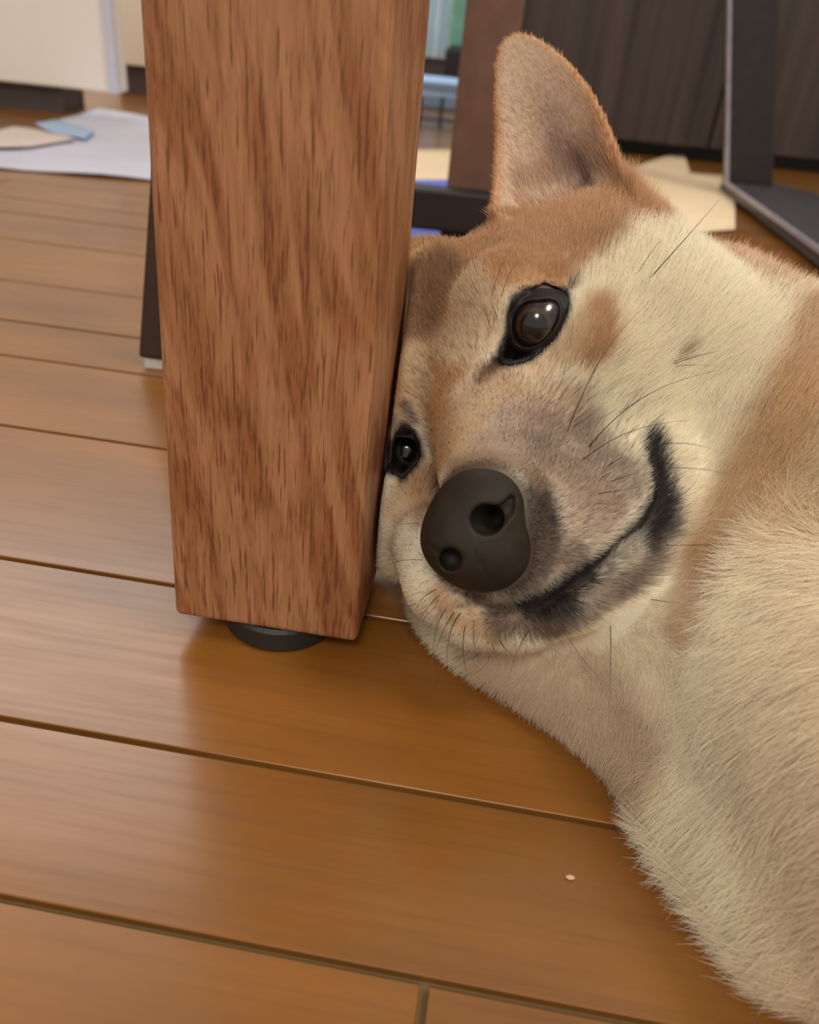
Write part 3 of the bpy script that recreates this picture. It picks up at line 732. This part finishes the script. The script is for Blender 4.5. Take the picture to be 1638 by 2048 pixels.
for s_, gaze in ((1, (1067, 652)), (-1, (824, 900))):
    C = from_h(EYE[s_]) / 1000; EYES[s_] = C
    bm = bmesh.new(); bmesh.ops.create_uvsphere(bm, u_segments=48, v_segments=32, radius=ER / 1000)
    for v in bm.verts:                                       # corneal bulge towards +z
        z = v.co.z / (ER / 1000)
        if z > 0.72: v.co.z += 0.0009 * ((z - 0.72) / 0.28) ** 1.5
    e = mesh_obj('eye', bm_mesh(bm, 'eye'), M_eye, smooth=True)
    g_ = Vector(sph_hit(*gaze, C, ER / 1000) - C)
    e.location = C; e.rotation_euler = g_.to_track_quat('Z', 'Y').to_euler(); part_of(dog, e)
    n = 56; cen = np.mean(EI[s_], 0)
    I_ = polar(resample(EI[s_], n), cen, n); O_ = polar(resample(EO[s_], n), cen, n)
    rings = []
    for k, w in enumerate((0.0, 0.0, 0.12, 0.35, 0.7, 1.0, 1.06)):
        ring = []
        for a, b in zip(I_, O_):
            p = a + (b - a) * w
            if k == 0: x = sph_hit(*p, C, ER / 1000 - 0.0004)
            elif k == 1: x = sph_hit(*p, C, ER / 1000 + 0.0003)
            else:
                sp = sph_hit(*p, C, ER / 1000 + 0.0009); r = ray(*p); r = r / np.linalg.norm(r); hp_ = hit(*p)
                o_ = np.array([0, 0, H]); ts = (sp - o_) @ r; th_ = (hp_ - o_) @ r if hp_ is not None else ts
                th_ = min(th_, ts + 0.004); f = min(1, w * 1.6)
                t = min(ts * (1 - f) + (th_ - 0.0008 * (1 if w < .9 else (0.2 if w < 1.03 else -2))) * f, th_ + 0.002)
                if hp_ is not None and k > 1: t = min(t, float((hp_ - o_) @ r) + (-0.0007 if w < 1.03 else 0.002))
                oc = o_ - C; b_ = oc @ r; dd = b_ * b_ - (oc @ oc - (ER / 1000 + .0010) ** 2)
                if dd > 0: t = min(t, -b_ - math.sqrt(dd))
                x = o_ + r * t
            ring.append(bm_ if False else tuple(x))
        rings.append(ring)
    # relax the rings so that the rim is even
    R_ = np.array(rings)
    for _ in range(1): R_[1:] = (np.roll(R_, 1, 1) + 2 * R_ + np.roll(R_, -1, 1))[1:] / 4
    nv = R_.shape[0] * n; Qd = []
    for k in range(R_.shape[0] - 1):
        for j in range(n): Qd.append((k * n + j, k * n + (j + 1) % n, (k + 1) * n + (j + 1) % n, (k + 1) * n + j))
    lid = mesh_obj('eyelid', np_mesh('eyelid', R_.reshape(-1, 3), np.array(Qd)), M_lid, smooth=True); part_of(dog, lid)

# ---- fur: individual hair curves rooted on the skin
def make_fur(nhair, seed, name):
    r_ = np.random.default_rng(seed)
    T = np.concatenate([Q[:, [0, 1, 2]], Q[:, [0, 2, 3]]]); A, B, C = V[T[:, 0]], V[T[:, 1]], V[T[:, 2]]
    n_ = np.cross(B - A, C - A); ar = np.linalg.norm(n_, axis=1) / 2; n_ /= (2 * ar[:, None] + 1e-12)
    # smooth vertex normals
    VN = np.zeros_like(V)
    for k in range(3): np.add.at(VN, T[:, k], n_ * ar[:, None])
    VN /= np.linalg.norm(VN, axis=1)[:, None] + 1e-12
    cen = (A + B + C) / 3
    dc = np.linalg.norm(cen - [0, 0, H * 1000], axis=1); view = (np.array([0, 0, H * 1000]) - cen) / dc[:, None]
    w = ar * np.clip((230 / dc) ** 2, .15, 1.8) * np.where((n_ * view).sum(1) > -0.35, 1, .22)
    w *= np.where(cen[:, 2] < 3, .2, 1) * np.where((cen[:, 0] > 215) | (cen[:, 1] < 10), .22, 1)
    w /= w.sum(); pick = r_.choice(len(T), nhair, p=w)
    u1, u2 = r_.random(nhair), r_.random(nhair); f = u1 + u2 > 1; u1[f], u2[f] = 1 - u1[f], 1 - u2[f]
    t_ = T[pick]; P = V[t_[:, 0]] + (V[t_[:, 1]] - V[t_[:, 0]]) * u1[:, None] + (V[t_[:, 2]] - V[t_[:, 0]]) * u2[:, None]
    N = VN[t_[:, 0]] * (1 - u1 - u2)[:, None] + VN[t_[:, 1]] * u1[:, None] + VN[t_[:, 2]] * u2[:, None]; N /= np.linalg.norm(N, axis=1)[:, None]
    # keep clear of nose, lids, table leg
    nd = nose_core(P.astype(np.float32)); ez = eye_zone(P); lg_ = leg_sdf(P)
    keep = (nd > 0.1) & (ez > -1.1) & (lg_ > 0.6); P, N, nd, ez, lg_ = P[keep], N[keep], nd[keep], ez[keep], lg_[keep]
    h = to_h(P); n = len(P)
    sm = lambda x: np.clip(x, 0, 1) ** 2 * (3 - 2 * np.clip(x, 0, 1))
    ex, ey, ezz, esd = ear_mask(P); inear = (ey > 0) & (esd < 6) & (np.abs(ezz) < 40)
    # flow: away from the nose over the head, downwards over chest and foreleg
    anchor = np.array([0, 66.0, 2.0]); vh = h - anchor; vh /= np.linalg.norm(vh, axis=1)[:, None]; vh = vh + np.array([0, -.35, 0.0]); Fh = vh @ HB
    Fb = np.tile(np.array([-.80, -.22, -.34]), (n, 1))
    wb_ = sm((P[:, 0] - (62 + 0.30 * (P[:, 1] - 150))) / 30) * sm((262 - P[:, 1]) / 40) * sm((100 - P[:, 2]) / 40)
    wb_ = np.maximum(wb_, sm((165 - P[:, 1]) / 25))
    # crease between cheek and shoulder: the shoulder starts right of the tan band
    F = Fh * (1 - wb_)[:, None] + Fb * wb_[:, None]
    Fe = np.tile(e1, (n, 1)) + e2 * 0.02 * (ex[:, None]); F = np.where(inear[:, None], Fe, F)
    swirl = np.stack([pnoise(P, .11, 5), pnoise(P, .11, 6), pnoise(P, .11, 7)], 1) * .22 + np.stack([pnoise(P, .45, 8), pnoise(P, .45, 9), pnoise(P, .45, 10)], 1) * .16
    F = F + swirl + r_.normal(size=(n, 3)) * .10
    F -= (F * N).sum(1)[:, None] * N; F /= np.linalg.norm(F, axis=1)[:, None] + 1e-9
    # length by region (mm)
    rn = np.linalg.norm(h - anchor, axis=1)
    Lh = 1.6 + 2.2 * sm((rn - 14) / 25) + 2.6 * sm((rn - 45) / 25) + 4.0 * sm((rn - 75) / 30)
    Lh = Lh * (1 - .45 * sm((14 - h[:, 2]) / 12)); cheek = sm((h[:, 2] - 12) / 25) * sm((28 - h[:, 1]) / 25); Lh = Lh + 3.5 * cheek
    Lb = 15.0; L = Lh * (1 - wb_) + Lb * wb_
    L = np.where(inear, 3.4 + 9.0 * np.exp(-((ey - 4) / 12) ** 2) * (ex > -16) * (ex < 16), L)
    L *= 1 - .55 * sm((4 - ez) / 4) * (ez < 50)
    L *= r_.uniform(.65, 1.15, n) * np.where((r_.random(n) < .05) & (wb_ > .5), 1.3, 1)
    L *= np.clip((lg_ + 3) / 10, .25, 1)
    lift = np.where(inear, .22, .30 + .10 * wb_) + r_.normal(size=n) * .07
    lift = np.clip(lift + .25 * (rn < 26), .08, .9)
    K = 5; pts = np.zeros((n, K, 3)); tt = np.linspace(0, 1, K)
    jit = r_.normal(size=(n, 3)) * .10
    p = P - N * 0.3; pts[:, 0] = p
    for k in range(1, K):
        a = lift * (1.25 - .9 * tt[k]); d = F * np.cos(a)[:, None] + N * np.sin(a)[:, None] + jit * tt[k]
        d[:, 2] -= .10 * tt[k] * wb_; d /= np.linalg.norm(d, axis=1)[:, None]
        p = p + d * (L / (K - 1))[:, None]; p[:, 2] = np.maximum(p[:, 2], 0.25); pts[:, k] = p
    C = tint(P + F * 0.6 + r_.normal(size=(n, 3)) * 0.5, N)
    tone = 1 + .07 * pnoise(P, .5, 21) + .07 * pnoise(P, .16, 22) + r_.normal(size=n) * .065
    lum = C.sum(1)
    C = np.clip(C * np.clip(tone, .55, 1.4)[:, None], 0, 1)
    # a few darker guard hairs on muzzle and brow
    g = (r_.random(n) < .11 * sm((78 - rn) / 20)) & (h[:, 2] < 42) & ~inear; C[g] *= .30
    g = (r_.random(n) < .09) & (h[:, 2] < 2) & (h[:, 0] < 30) & (rn > 55) & ~inear; C[g] *= .5
    cu = bpy.data.hair_curves.new(name); cu.add_curves([K] * n)
    cu.attributes['position'].data.foreach_set('vector', (pts / 1000).astype(np.float32).ravel())
    ra = cu.attributes.get('radius') or cu.attributes.new('radius', 'FLOAT', 'POINT')
    base = (0.055 + 0.012 * wb_) / 1000 * r_.uniform(.75, 1.25, n)
    rad = base[:, None] * np.array([1.0, 1.0, .9, .65, .18])[None]; ra.data.foreach_set('value', rad.astype(np.float32).ravel())
    ca = cu.attributes.new('fur_tint', 'FLOAT_COLOR', 'CURVE'); ca.data.foreach_set('color', np.c_[C, np.ones(n)].astype(np.float32).ravel())
    o = bpy.data.objects.new(name, cu); COL.objects.link(o); cu.materials.append(M_hair); part_of(dog, o); o['kind'] = 'stuff'
    return o
M_hair = bpy.data.materials.new('fur_hair'); M_hair.use_nodes = True; t_ = M_hair.node_tree; t_.nodes.clear()
out = t_.nodes.new('ShaderNodeOutputMaterial'); at = t_.nodes.new('ShaderNodeAttribute'); at.attribute_name = 'fur_tint'
b1 = t_.nodes.new('ShaderNodeBsdfPrincipled'); b1.inputs['Roughness'].default_value = .55; b1.inputs['Specular IOR Level'].default_value = .25
tr = t_.nodes.new('ShaderNodeBsdfTranslucent'); mx = t_.nodes.new('ShaderNodeMixShader'); mx.inputs[0].default_value = .30
t_.links.new(at.outputs[0], b1.inputs[0]); t_.links.new(at.outputs[0], tr.inputs[0]); t_.links.new(b1.outputs[0], mx.inputs[1]); t_.links.new(tr.outputs[0], mx.inputs[2]); t_.links.new(mx.outputs[0], out.inputs[0])
if FUR > 0: make_fur(int(560000 * FUR), 3, 'fur')

# ---- whiskers: each a tapered bristle rooted in the skin
M_whisk = mat('whisker', (44, 32, 28), .5)
M_whisk2 = mat('pale_whisker', (120, 88, 62), .5)
WH = [([(1135, 862), (1180, 745), (1230, 670), (1290, 612)], .11, 14), ([(1177, 893), (1240, 820), (1330, 762), (1440, 740)], .12, 16), ([(1167, 918), (1220, 878), (1290, 848), (1380, 840)], .11, 13),
      ([(1300, 556), (1370, 478), (1440, 398)], .13, 10), ([(1277, 545), (1300, 508), (1322, 480)], .08, 6), ([(1348, 728), (1395, 712), (1440, 702)], .11, 8), ([(1350, 734), (1385, 730), (1440, 733)], .07, 8), ([(1347, 722), (1370, 716), (1392, 708)], .08, 4),
      ([(1328, 888), (1380, 888), (1430, 900)], .08, 12), ([(1333, 936), (1400, 938), (1460, 950)], .08, 12), ([(1345, 1000), (1378, 978), (1398, 950)], .08, 9), ([(1333, 1091), (1400, 1090), (1470, 1090)], .09, 12),
      ([(1302, 1199), (1330, 1203), (1360, 1206)], .11, 6), ([(1221, 1252), (1221, 1330), (1218, 1410)], .11, 14), ([(1140, 1280), (1175, 1330), (1215, 1368)], .07, 10), ([(1057, 1262), (1032, 1310), (1014, 1372)], .09, 10),
      ([(872, 1178), (845, 1198), (830, 1225)], .10, 5), ([(878, 1190), (850, 1222), (832, 1252)], .10, 5), ([(884, 1215), (868, 1270), (864, 1370)], .07, 6), ([(890, 1220), (873, 1258), (868, 1310)], .11, 5), ([(908, 1225), (885, 1265), (866, 1318)], .11, 5),
      ([(921, 1226), (899, 1272), (895, 1340)], .13, 5), ([(931, 1252), (926, 1300), (936, 1352)], .11, 5), ([(948, 1240), (949, 1290), (962, 1330)], .08, 5), ([(982, 1285), (990, 1305), (998, 1330)], .08, 4), ([(1000, 1280), (1010, 1297), (1027, 1313)], .12, 4),
      ([(838, 1046), (800, 1050), (755, 1060)], .07, 6), ([(845, 1120), (800, 1122), (758, 1138)], .08, 6), ([(858, 1160), (842, 1168), (832, 1180)], .07, 3),
      ([(1222, 963), (1250, 953), (1275, 945)], .11, 3), ([(1197, 987), (1235, 982), (1280, 974)], .11, 3), ([(1218, 930), (1235, 920), (1252, 913)], .14, 2), ([(1205, 955), (1215, 948), (1226, 944)], .11, 2), ([(1160, 978), (1180, 962), (1195, 950)], .07, 2), ([(1190, 1008), (1225, 1008), (1262, 1012)], .07, 3),
      ([(983, 592), (1000, 540), (1032, 478)], .08, 6), ([(1003, 592), (1018, 550), (1037, 522)], .08, 5), ([(955, 585), (938, 540), (930, 480)], .07, 6), ([(966, 560), (945, 520), (942, 470)], .06, 6), ([(996, 640), (985, 610), (975, 590)], .09, 3), ([(985, 660), (972, 630), (968, 600)], .08, 3)]
for pts, rr, up_ in WH:
    P2 = np.array(pts, float); tq = np.linspace(0, 1, 14); 
    if len(P2) == 3:
        mid = P2[1] * 2 - (P2[0] + P2[2]) / 2; cv = np.array([(1 - t) ** 2 * P2[0] + 2 * t * (1 - t) * mid + t * t * P2[2] for t in tq])
    else:
        cv = np.array([(1 - t) ** 3 * P2[0] + 3 * t * (1 - t) ** 2 * (P2[1] * 1.2 - P2[0] * .2) + 3 * t * t * (1 - t) * (P2[2] * 1.15 - P2[3] * .15) + t ** 3 * P2[3] for t in tq])
    pr = []; last = hitd(*cv[0])
    d0 = last
    for k, (u, v) in enumerate(cv):
        ds = hitd(u, v, last); last = ds if abs(ds - last) < .012 else last
        d = min(d0, last) - (0.0035 + up_ / 1000 * .45 * math.sin(min(1, tq[k]) * 1.5))
        if k == 0: d = d0 - .001
        pr.append(d)
    pr = np.array(pr)
    for _ in range(4): pr[1:-1] = (pr[:-2] + pr[1:-1] * 2 + pr[2:]) / 4
    P3 = np.array([atd(u, v, d) for (u, v), d in zip(cv, pr)])
    bm = bmesh.new(); prev = None
    for k in range(len(P3)):
        T_ = Vector(P3[min(k + 1, len(P3) - 1)] - P3[max(k - 1, 0)]).normalized(); a = T_.orthogonal().normalized(); b = T_.cross(a)
        R2 = rr * 1.15 / 1000 * (1 - .8 * tq[k] ** 1.5)
        ring = [bm.verts.new(Vector(P3[k]) + (a * math.cos(j * math.pi * .4) + b * math.sin(j * math.pi * .4)) * R2) for j in range(5)]
        if prev: [bm.faces.new((prev[j], prev[(j + 1) % 5], ring[(j + 1) % 5], ring[j])) for j in range(5)]
        prev = ring
    o = mesh_obj('whisker', bm_mesh(bm, 'whisker'), M_whisk if rr > .075 else M_whisk2, smooth=True); part_of(dog, o)
print('script time', round(time.time() - T0, 1))
